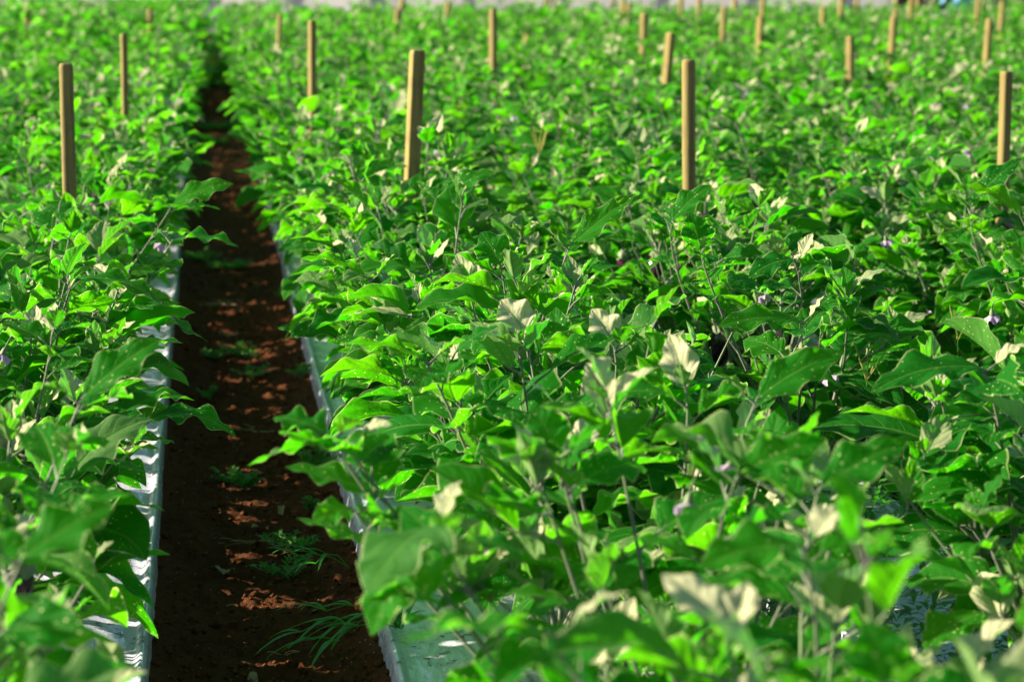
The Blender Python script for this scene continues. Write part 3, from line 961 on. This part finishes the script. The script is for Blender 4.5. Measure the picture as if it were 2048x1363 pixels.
def bush_label(s):
    y, x, k, n, sc, _ = s
    size = "tall leafy" if sc > 1.06 else ("low bushy" if sc < 0.97 else "leafy")
    return f"{size} eggplant bush, {ordn(n)} along the {row_name(k)}"


for i, s in enumerate(spots_[:far_near_cut]):
    y, x, k, n, sc, rot = s
    root = bpy.data.objects.new("eggplant_bush", None)
    root.empty_display_size = 0.1
    C.objects.link(root)
    root.location = (x, y, 0.0)
    tag(root, bush_label(s), "eggplant bush", "eggplant bushes growing in rows")
    if y < NEAR:
        d, mb, tips = plant_meshes(1000 + i, 0.86 * sc, (0.33 if (k == 1 and y < 5.5) else 0.42) * sc, 17, 9, 6, dense=1.08, extra=extra[i], keep=keeper(x, y, k, i))
        link("foliage", foliage_mesh("foliage", d), root)
        mb.build("stem", M['stem'], root)
        s.append(tips)
    else:
        fm, sm = (MIDV if y < MID else FARV)[rg.randrange(9 if y < MID else 7)]
        root.rotation_euler = (0, 0, rot)
        root.scale = (sc, sc, sc)
        link("foliage", fm, root)
        link("stem", sm, root)
        s.append(None)
    bush_of.append(root)

for x, y, sc, rot, lab in ((-0.03, 41.0, 0.92, 1.0, "eggplant bush closing the far end of the soil path"), (-0.12, 33.0, 0.6, 2.2, "small stray bush low in the path well before its far end"),
                           (0.06, 36.5, 0.7, 4.0, "stray bush in the path just before its far end")):
    root = bpy.data.objects.new("eggplant_bush", None)
    C.objects.link(root)
    root.location, root.rotation_euler, root.scale = (x, y, -0.08), (0, 0, rot), (sc, sc, sc)
    tag(root, lab, "eggplant bush", "eggplant bushes growing in rows")
    link("foliage", FARV[int(y) % 7][0], root)
    link("stem", FARV[int(y) % 7][1], root)

datas = []
for s in spots_[far_near_cut:]:
    y, x, k, n, sc, rot = s
    V, F, uv, lvar, lco = FARDATA[rg.randrange(7)]
    c, sn = math.cos(rot), math.sin(rot)
    R = np.array([[c, sn, 0], [-sn, c, 0], [0, 0, 1]])
    datas.append(((V * sc) @ R + np.array([x, y, 0]), F, uv, lvar, lco))
if datas:
    o = link("distant_eggplants", foliage_mesh("distant_eggplants", cat(datas)))
    tag(o, "far mass of bright green eggplant bushes before the white greenhouse", "eggplant field", kind='stuff')

for k, xc in ROWS.items():
    mulch(k, xc)


# ------------------------------------------------------------------ flowers and fruits (parts of their bushes)
def flower_meshes():
    c = MB()      # petals: five broad lobes of a drooping bell
    V, F = [], []
    nA, nR = 30, 6
    for r in range(nR):
        f = r / (nR - 1)
        for a in range(nA):
            an = 2 * math.pi * a / nA
            lobe = 0.72 + 0.28 * abs(math.cos(2.5 * an)) ** 0.7
            R = 0.003 + 0.021 * f * (lobe if f > 0.4 else 1)
            V.append((R * math.cos(an), R * math.sin(an), -0.004 - 0.020 * f ** 1.2 + 0.008 * f * f * math.cos(5 * an)))
    F = [(r * nA + a, r * nA + (a + 1) % nA, (r + 1) * nA + (a + 1) % nA, (r + 1) * nA + a) for r in range(nR - 1) for a in range(nA)]
    petals = make_mesh("flower", V, F, M['petal'])
    c.lathe([(0.0015, 0.012), (0.006, 0.006), (0.008, -0.004), (0.009, -0.009), (0.007, -0.010)], 10)
    c.tube([(0, 0, 0.010), (0.004, 0, 0.025), (0.016, 0, 0.040), (0.035, 0, 0.045)], [0.0022, 0.0018, 0.0018, 0.002], 6)
    calyx = make_mesh("calyx", c.V, c.F, M['calyx'])
    p = MB()
    p.lathe([(0.001, -0.008), (0.003, -0.012), (0.0028, -0.022), (0.001, -0.026)], 8)
    return petals, calyx, make_mesh("pistil", p.V, p.F, M['pistil'])


def fruit_meshes(L, m):
    f = MB()
    prof = []
    for k in range(15):
        t = k / 14
        prof.append((max(0.0015, L * 0.29 * math.sin(math.pi * min(1, 0.10 + 0.90 * t ** 0.85)) ** 0.62 * (0.72 + 0.36 * t)), L * (0.5 - t)))
    f.lathe(prof, 24)
    body = make_mesh("fruit", f.V, f.F, m)
    c = MB()
    n, V, F = 30, [], []
    for r in range(6):
        q = r / 5
        for a in range(n):
            an = 2 * math.pi * a / n
            pt = 0.62 + 0.38 * (0.5 + 0.5 * math.cos(5 * an))
            R = L * (0.03 + 0.235 * q ** 0.75)
            V.append((R * math.cos(an), R * math.sin(an), L * 0.54 - L * 0.30 * q ** 1.8 * pt - L * 0.02 * q))
    F = [(r * n + a, r * n + (a + 1) % n, (r + 1) * n + (a + 1) % n, (r + 1) * n + a) for r in range(5) for a in range(n)]
    c.add(V, F)
    c.tube([(0, 0, L * 0.52), (L * 0.03, 0, L * 0.75), (L * 0.12, 0, L * 1.0), (L * 0.30, 0, L * 1.25)], [L * 0.05, L * 0.04, L * 0.035, L * 0.03], 8)
    return body, make_mesh("calyx", c.V, c.F, M['calyx'])


def attach(px, py, z, builder):
    p = at_z(px, py, z)
    i = min(range(len(bush_of)), key=lambda j: (spots_[j][0] - p[1]) ** 2 + (spots_[j][1] - p[0]) ** 2)
    root, s_ = bush_of[i], spots_[i]
    v = p - np.array([s_[1], s_[0], 0])
    rot = root.rotation_euler[2]
    c, sn = math.cos(-rot), math.sin(-rot)
    k = root.scale[0]
    loc = (np.array([c * v[0] - sn * v[1], sn * v[0] + c * v[1], v[2]])) / k
    o = builder(root)
    o.location = loc
    o.scale = (1 / k,) * 3
    return o, root


fl = flower_meshes()
rg = random.Random(77)


def put_flower(root):
    o = link("flower", fl[0], root)
    link("calyx", fl[1], o)
    link("pistil", fl[2], o)
    o.rotation_euler = (rg.uniform(-0.7, 0.7), rg.uniform(-0.6, 0.6), rg.uniform(0, 6.28))
    return o


for px, py, z in FLOWERS:
    attach(px, py, z, put_flower)
for px, py, z, L, tint in FRUITS:
    fm = fruit_meshes(L, M[tint])

    def put_fruit(root):
        o = link("fruit", fm[0], root)
        link("calyx", fm[1], o)
        o.rotation_euler = (rg.uniform(-0.25, 0.25), rg.uniform(-0.3, 0.3), rg.uniform(0, 6.28))
        return o
    o, root = attach(px, py, z, put_fruit)
    if "fruit" not in root["label"]:
        root["label"] = root["label"].replace("eggplant bush,", "eggplant bush with purple fruit,")
    w = root["label"].split()
    if len(w) > 16:
        root["label"] = " ".join(x for x in w if x not in ("leafy", "bushy", "the"))

# ------------------------------------------------------------------ weeds, grass, litter on the path
def small_leaf(mb, p, az, el, L, W, rgx):
    h = np.array([math.cos(az), math.sin(az), 0])
    s = np.array([-math.sin(az), math.cos(az), 0])
    up = np.array([0, 0, 1.0])
    a = p + (h * math.cos(el) + up * math.sin(el)) * L * 0.5
    b = p + (h * math.cos(el * 0.6) + up * math.sin(el * 0.6)) * L
    mb.add([p, a + s * W * 0.5 + up * W * 0.15, b, a - s * W * 0.5 + up * W * 0.15, a], [(0, 4, 1), (1, 4, 2), (0, 3, 4), (3, 2, 4)])


def weed_mesh(seed, R, n_run, leaf=0.014):
    r = random.Random(seed)
    lv, st = MB(), MB()
    for k in range(n_run):
        az = r.uniform(0, 6.28)
        p = np.array([r.gauss(0, R * 0.15), r.gauss(0, R * 0.12), 0.0])
        pts = [p + (0, 0, -0.01)]
        n = r.randint(5, 9)
        for q in range(n):
            az += r.gauss(0, 0.35)
            p = p + np.array([math.cos(az), math.sin(az), 0]) * R / n * r.uniform(0.5, 1.2) + (0, 0, r.uniform(-0.002, 0.010))
            pts.append(p)
            for sgn in (-1, 1):
                small_leaf(lv, p, az + sgn * r.uniform(0.5, 1.6), r.uniform(0.2, 1.3), leaf * r.uniform(0.8, 1.6), leaf * r.uniform(0.4, 0.7), r)
        small_leaf(lv, p, az, 0.6, leaf * 1.3, leaf * 0.6, r)
        st.tube(pts, 0.0012, 4, cap=False)
    return lv, st


def weed(px, py, R, n, seed, label, leaf=0.014):
    p = at_z(px, py, -0.07)
    x = float(np.clip(p[0], -0.27, 0.27))
    root = bpy.data.objects.new("creeping_weed", None)
    C.objects.link(root)
    root.location = (x, p[1], path_z(x, p[1]) + 0.012)
    lv, st = weed_mesh(seed, R, n, leaf * 1.5)
    lv.build("leaves", M['weed'], root)
    st.build("stem", M['stem'], root)
    tag(root, label, "weed", "weeds growing on the soil path")


weed(455, 528, 0.15, 34, 1, "wide mat of small-leaved weeds spanning the path beside the spotted leaf")
weed(405, 520, 0.12, 22, 2, "shaded weed mat at the shady film edge, joined to the wide mat")
weed(480, 700, 0.11, 11, 3, "sparse low weed in mid path beyond the twig")
weed(435, 712, 0.08, 7, 4, "small sparse weed beside the dark drooping leaf")
weed(505, 742, 0.10, 8, 5, "thin trailing weed across the middle of the path")
weed(640, 942, 0.10, 10, 6, "bright leafy weed by the sunny film edge under the overhanging leaf", 0.02)
weed(588, 1085, 0.10, 12, 7, "fine weed on sunlit soil beside the dry curled leaf")
weed(490, 962, 0.06, 6, 8, "upright little weed on dark soil in mid path", 0.02)
weed(458, 950, 0.05, 5, 9, "tiny bluish weed next to the upright little weed", 0.016)
weed(570, 1140, 0.08, 9, 10, "weed tangle under the arching grass blades")
weed(440, 255, 0.26, 24, 11, "dark green weed mat far along the shaded path", 0.03)
weed(425, 285, 0.20, 18, 12, "second dark weed mat along the shaded path", 0.03)
weed(425, 170, 0.30, 40, 13, "dense weed clump where the rows close over the path", 0.05)
weed(655, 905, 0.06, 7, 15, "small weed hugging the sunny film edge above the bright leafy weed", 0.018)
weed(640, 1020, 0.05, 6, 16, "small sprig at the sunny film edge beside the pale drooping leaf", 0.016)
weed(420, 790, 0.05, 5, 17, "lone sprig on shaded soil under the dark drooping leaf", 0.014)
weed(600, 760, 0.06, 6, 18, "little weed by the sunny edge in the path's middle stretch", 0.015)
weed(575, 610, 0.06, 5, 14, "tiny weed at the foot of the sunny film edge", 0.02)


def blade(mb, p0, p1, sag, W, n=7):
    p0, p1 = np.array(p0, float), np.array(p1, float)
    d = p1 - p0
    s = np.cross(d, (0, 0, 1.0))
    s /= np.linalg.norm(s) + 1e-9
    V = []
    for k in range(n + 1):
        t = k / n
        c = p0 + d * t + np.array([0, 0, sag * 4 * t * (1 - t)])
        w = W * (0.35 + 0.65 * math.sin(math.pi * min(1, t * 1.1 + 0.15)) if t < 0.75 else (1 - t) / 0.25 * 0.85) * 0.5
        V += [c - s * w + (0, 0, w * 0.35), c, c + s * w + (0, 0, w * 0.35)]
    F = []
    for k in range(n):
        a = k * 3
        F += [(a, a + 1, a + 4, a + 3), (a + 1, a + 2, a + 5, a + 4)]
    mb.add(V, F)


def grass(root_xyz, spec, label, seeds=0, seed=0, hgt=0.3, grp="grass tufts among the beds"):
    r = random.Random(seed)
    root = bpy.data.objects.new("grass_tuft", None)
    C.objects.link(root)
    root.location = root_xyz
    b, st = MB(), MB()
    for d in spec:
        ex, ey, ez, sag = d
        end = np.array([ex, ey, ez])
        culm = [np.zeros(3), end * 0.3 + (0, 0, sag * 0.8), end * 0.6 + (0, 0, sag * 0.9), end * 0.85 + (0, 0, sag * 0.4)]
        st.tube(culm, 0.0016, 5, cap=False)
        for q, base in enumerate((0.55, 0.85)):
            o = end * base + np.array([0, 0, sag * (0.9 if q == 0 else 0.4)])
            for sgn in (-1, 1):
                dr = end / (np.linalg.norm(end) + 1e-9)
                sd_ = np.array([-dr[1], dr[0], 0]) * sgn
                blade(b, o, o + (dr * 0.75 + sd_ * r.uniform(0.25, 0.6)) * r.uniform(0.09, 0.17) + np.array([0, 0, r.uniform(-0.05, 0.01)]), r.uniform(0.008, 0.02), r.uniform(0.011, 0.017))
    for k in range(0 if not hgt else 14):
        az = r.uniform(0, 6.28)
        l = hgt * r.uniform(0.5, 1.0)
        blade(b, (r.gauss(0, 0.01), r.gauss(0, 0.01), 0), (math.cos(az) * l * 0.6, math.sin(az) * l * 0.6, l * r.uniform(0.3, 0.9)), l * 0.12, r.uniform(0.006, 0.010))
    b.build("blades", M['grass'], root)
    for k in range(seeds):
        hz_ = hgt * r.uniform(2.2, 2.5)
        az, sp = 6.28 * k / max(1, seeds), r.uniform(0.02, 0.06)
        if k == 0:
            top0 = np.array([0.01, 0, hgt * 2.1])
            st.tube([(0, 0, 0), top0 * 0.5 + (0.01, 0, 0), top0], 0.0014, 5, cap=False)
        hd = MB()
        e = top0 + np.array([math.cos(az) * sp * 1.2, math.sin(az) * sp, r.uniform(0.08, 0.13)])
        pp = [top0 + (e - top0) * t for t in np.linspace(0, 1, 12)]
        hd.tube(pp, [0.0008] + [0.0022, 0.0013] * 5 + [0.0006], 5)
        hd.build("seed_head", M['seed'], root)
    st.build("stem", M['grass'], root)
    tag(root, label, "grass", grp)


def gpt(px, py, z=-0.03):
    p = at_z(px, py, z)
    return (float(p[0]), float(p[1]), z)


grass(gpt(700, 1135, 0.0), [(-0.17, 0.0, 0.03, 0.03), (-0.12, -0.10, 0.02, 0.05)], "arching grass reaching over the path from the sunny film edge", 0, 1, 0.0)
grass(gpt(800, 1255, 0.02), [(-0.30, -0.02, -0.02, 0.05), (-0.22, 0.06, 0.02, 0.05), (-0.20, -0.10, -0.02, 0.04), (-0.14, -0.05, 0.0, 0.05), (-0.26, -0.07, -0.03, 0.05)],
      "long grass tuft sprawling from the film onto the bare path", 0, 2, 0.16)
grass(gpt(1075, 690, 0.02), [], "grass with fanned seed heads standing among the leaves mid field", 8, 3, 0.40)
grass(gpt(1440, 770, 0.0), [], "grass with seed heads beside the dark hanging eggplant", 7, 4, 0.24)
grass(gpt(1720, 1065, 0.0), [(0.05, -0.1, 0.1, 0.05)], "grass with seed heads in the dark gap between beds", 5, 5, 0.22)
grass(gpt(1610, 935, 0.0), [(-0.1, -0.1, 0.1, 0.05)], "short bright grass at the far end of the dark gap", 0, 6, 0.25)
grass(gpt(1900, 1010, 0.0), [(-0.1, -0.1, 0.1, 0.05)], "grass tuft under big leaves beyond the dark gap", 3, 7, 0.25)
grass(gpt(1800, 1120, 0.0), [(0.1, -0.1, 0.1, 0.05)], "grass tuft at the near end of the dark gap", 0, 8, 0.22)


def ground_weeds():
    r = random.Random(31)
    mb = MB()
    for k in range(15000):
        y = r.uniform(4.6, 9.2)
        x = r.choice((r.gauss(1.16, 0.20), r.gauss(1.75, 0.30), r.gauss(2.25, 0.22)))
        if fbm(np.array([x * 3.0]), np.array([y * 3.0]), 44, 2)[0] < -0.12:
            continue
        film = min(abs(x - ROWS[1]), abs(x - ROWS[2]), abs(x - ROWS[3])) < 0.29
        z0 = 0.03 if film else -0.15
        small_leaf(mb, np.array([x, y, z0 + r.uniform(0, 0.17)]), r.uniform(0, 6.28), r.uniform(0.1, 1.0), r.uniform(0.02, 0.075), r.uniform(0.010, 0.026), r)
    tag(mb.build("ground_weeds", M['weed']), "low weeds covering the soil in the dark gap between beds", "weeds", kind='stuff')


ground_weeds()


def crumbs():
    r = random.Random(8)
    mb, gr = MB(), MB()
    for k in range(2600):
        y = 5.2 + 9 * r.random() ** 1.6
        x = r.uniform(-0.30, 0.30)
        gritty = k % 3 == 0
        a = r.uniform(0.0012, 0.003) if gritty else abs(r.gauss(0, 0.006)) + 0.003
        z = path_z(x, y) + a * 0.4
        q = [np.array(v) * a * r.uniform(0.6, 1.2) for v in ((1, 0, 0), (0, 1, 0), (-1, 0, 0), (0, -1, 0), (0, 0, 0.8), (0, 0, -0.8))]
        (gr if gritty else mb).add([v + (x, y, z) for v in q], [(0, 1, 4), (1, 2, 4), (2, 3, 4), (3, 0, 4), (1, 0, 5), (2, 1, 5), (3, 2, 5), (0, 3, 5)])
    tag(mb.build("soil_crumbs", M['crumb']), "loose red soil crumbs scattered along the path", "soil crumbs", kind='stuff')
    tag(gr.build("pale_grit", M['stone']), "pale grit sprinkled over the red soil path", "grit", kind='stuff')


crumbs()


def dry_leaf(px, py, L, seed, label):
    r = random.Random(seed)
    p = at_z(px, py, -0.08)
    n, m_ = 9, 5
    az = r.uniform(0, 6.28)
    V = []
    for i in range(n):
        t = i / (n - 1)
        w = L * 0.30 * math.sin(math.pi * min(1, t * 0.95 + 0.03)) ** 0.8 * r.uniform(0.75, 1.1)
        for j in range(m_):
            u_ = j / (m_ - 1) * 2 - 1
            x, y_ = (t - 0.5) * L, u_ * w
            z = 0.010 + 0.35 * abs(u_) ** 1.5 * w + r.gauss(0, 0.003) + 0.012 * math.sin(5 * t + seed)
            V.append((x * math.cos(az) - y_ * math.sin(az), x * math.sin(az) + y_ * math.cos(az), z))
    F = [(i * m_ + j, i * m_ + j + 1, (i + 1) * m_ + j + 1, (i + 1) * m_ + j) for i in range(n - 1) for j in range(m_ - 1)]
    o = link("dry_leaf", make_mesh("dry_leaf", V, F, M['straw']), None, (p[0], p[1], path_z(p[0], p[1]) + 0.006))
    tag(o, label, "dry leaf", "fallen leaves on the soil path")


dry_leaf(520, 1055, 0.075, 1, "dry curled leaf lying on the path below the overhanging leaf")
dry_leaf(450, 1142, 0.060, 2, "flat dead leaf on dark soil near the shady film edge")
dry_leaf(505, 1340, 0.055, 3, "small withered leaf on the path at the picture's lower edge")
dry_leaf(562, 1018, 0.040, 4, "crumpled brown leaf scrap in the middle of the path")


def twig(px, py, L, n, seed, label, rad=0.0018):
    r = random.Random(seed)
    p = at_z(px, py, -0.08)
    mb = MB()
    for k in range(n):
        az = r.uniform(-0.7, 0.7) + (math.pi if k % 2 else 0)
        q = np.array([r.gauss(0, L * 0.12), r.gauss(0, L * 0.12), 0.006])
        pts = [q]
        for t in range(6):
            az += r.gauss(0, 0.45)
            q = q + np.array([math.cos(az), math.sin(az), 0]) * L / 8 + (0, 0, r.uniform(-0.002, 0.004))
            pts.append(q)
        mb.tube(pts, rad * r.uniform(0.6, 1.1), 5)
    o = mb.build("twig", M['straw'], None, (p[0], p[1], path_z(p[0], p[1]) + 0.006))
    tag(o, label, "twig", "twigs and straw on the soil path")


twig(495, 850, 0.16, 3, 1, "bent pale twig lying across the path", 0.0025)
twig(440, 605, 0.16, 14, 2, "tangle of dry straw beside the path's shady edge")
twig(455, 665, 0.14, 4, 3, "forked root lying on soil beyond the bent twig", 0.0026)
twig(450, 1200, 0.04, 1, 4, "short curled straw on dark soil near the dead leaf")
twig(500, 1075, 0.15, 6, 5, "thin straw strands beside the dry curled leaf", 0.0012)
twig(570, 1305, 0.05, 3, 6, "small broken twig near the sprawling grass tuft")

# ------------------------------------------------------------------ beyond the field: greenhouse, shed, tarp heap
def greenhouse():
    root = bpy.data.objects.new("greenhouse", None)
    C.objects.link(root)
    root.location = (-14, 70, -0.1)
    root.rotation_euler = (0, 0, math.radians(-24))
    tag(root, "long low white plastic greenhouse wall with thin grey posts beyond the field", "greenhouse")
    Lx = 33.0
    w = MB()
    xs = np.arange(0, Lx + 0.01, 0.5)
    V = []
    for x in xs:
        for z in np.linspace(0, 2.4, 7):
            V.append((x, 0.04 * math.sin(x * 2.1 + z) * math.sin(z * 1.3), z))
    F = [(i * 7 + j, (i + 1) * 7 + j, (i + 1) * 7 + j + 1, i * 7 + j + 1) for i in range(len(xs) - 1) for j in range(6)]
    w.add(V, F)
    w.build("plastic_wall", M['sheet'], root)
    rf = MB()
    V = []
    for x in (0, Lx):
        for k in range(13):
            a = math.pi * k / 12
            V.append((x, 4 - 4.08 * math.cos(a), 2.41 + 1.6 * math.sin(a)))
    rf.add(V, [(k, k + 1, 13 + k + 1, 13 + k) for k in range(12)])
    rf.build("roof", M['sheet'], root)
    for k in range(14):
        p = MB()
        x = 0.4 + k * 2.4
        p.tube([(x, -0.12, -0.2), (x, -0.12, 1.2), (x, -0.10, 2.45)], 0.045, 8)
        p.build("post", M['steel'], root)


greenhouse()


def shed():
    root = bpy.data.objects.new("farm_shed", None)
    C.objects.link(root)
    root.location = (20.0, 66, -0.1)
    tag(root, "sandy plastered shed with rusty low lean-to beyond the blue tarp", "shed")
    w = MB()
    w.box((1.5, 0, 0), (10, 6, 3.0))
    w.build("wall", M['plaster'], root, smooth=False)
    r = MB()
    r.box((1.0, -0.5, 3.003), (10.5, 6.5, 3.15))
    r.build("roof", M['rust'], root, smooth=False)
    l = MB()
    l.box((-1.2, -0.6, 0), (1.2, 2.0, 0.95))
    l.box((-1.35, -0.8, 0.953), (1.3, 2.1, 1.02))
    l.build("lean_to", M['rust'], root, smooth=False)
    d = MB()
    d.box((6.2, -0.06, 0), (7.3, -0.003, 2.1))
    d.build("door", M['rust'], root, smooth=False)


shed()


def tarp_heap():
    x0, y0 = 14.25, 45.6
    n, m_ = 22, 12
    V = []
    for j in range(m_):
        f = j / (m_ - 1)
        for i in range(n):
            a = 2 * math.pi * i / n
            R = (1 - f) ** 0.55 * (1 + 0.10 * math.sin(3 * a + 1) + 0.05 * math.sin(7 * a))
            V.append((0.85 * R * math.cos(a), 0.6 * R * math.sin(a), -0.1 + 1.2 * f ** 0.8 * (1 + 0.05 * math.sin(4 * a))))
    F = [(j * n + i, j * n + (i + 1) % n, (j + 1) * n + (i + 1) % n, (j + 1) * n + i) for j in range(m_ - 1) for i in range(n)]
    o = link("tarp_heap", make_mesh("tarp_heap", V, F, M['tarp']), None, (x0, y0, 0))
    tag(o, "heap covered with a light blue tarp at the field's far corner", "tarp heap")
    t = MB()
    A = [2 * math.pi * k / 20 for k in range(21)]
    t.tube([(0.22 * math.cos(a), 0.10 * math.sin(a), 0.22 * math.sin(a)) for a in A], 0.075, 10, cap=False)
    o = t.build("tyre", M['rubber'], None, (x0 - 0.45, y0 - 0.30, 1.02))
    tag(o, "dark tyre leaning on top of the blue tarp heap", "tyre")


tarp_heap()
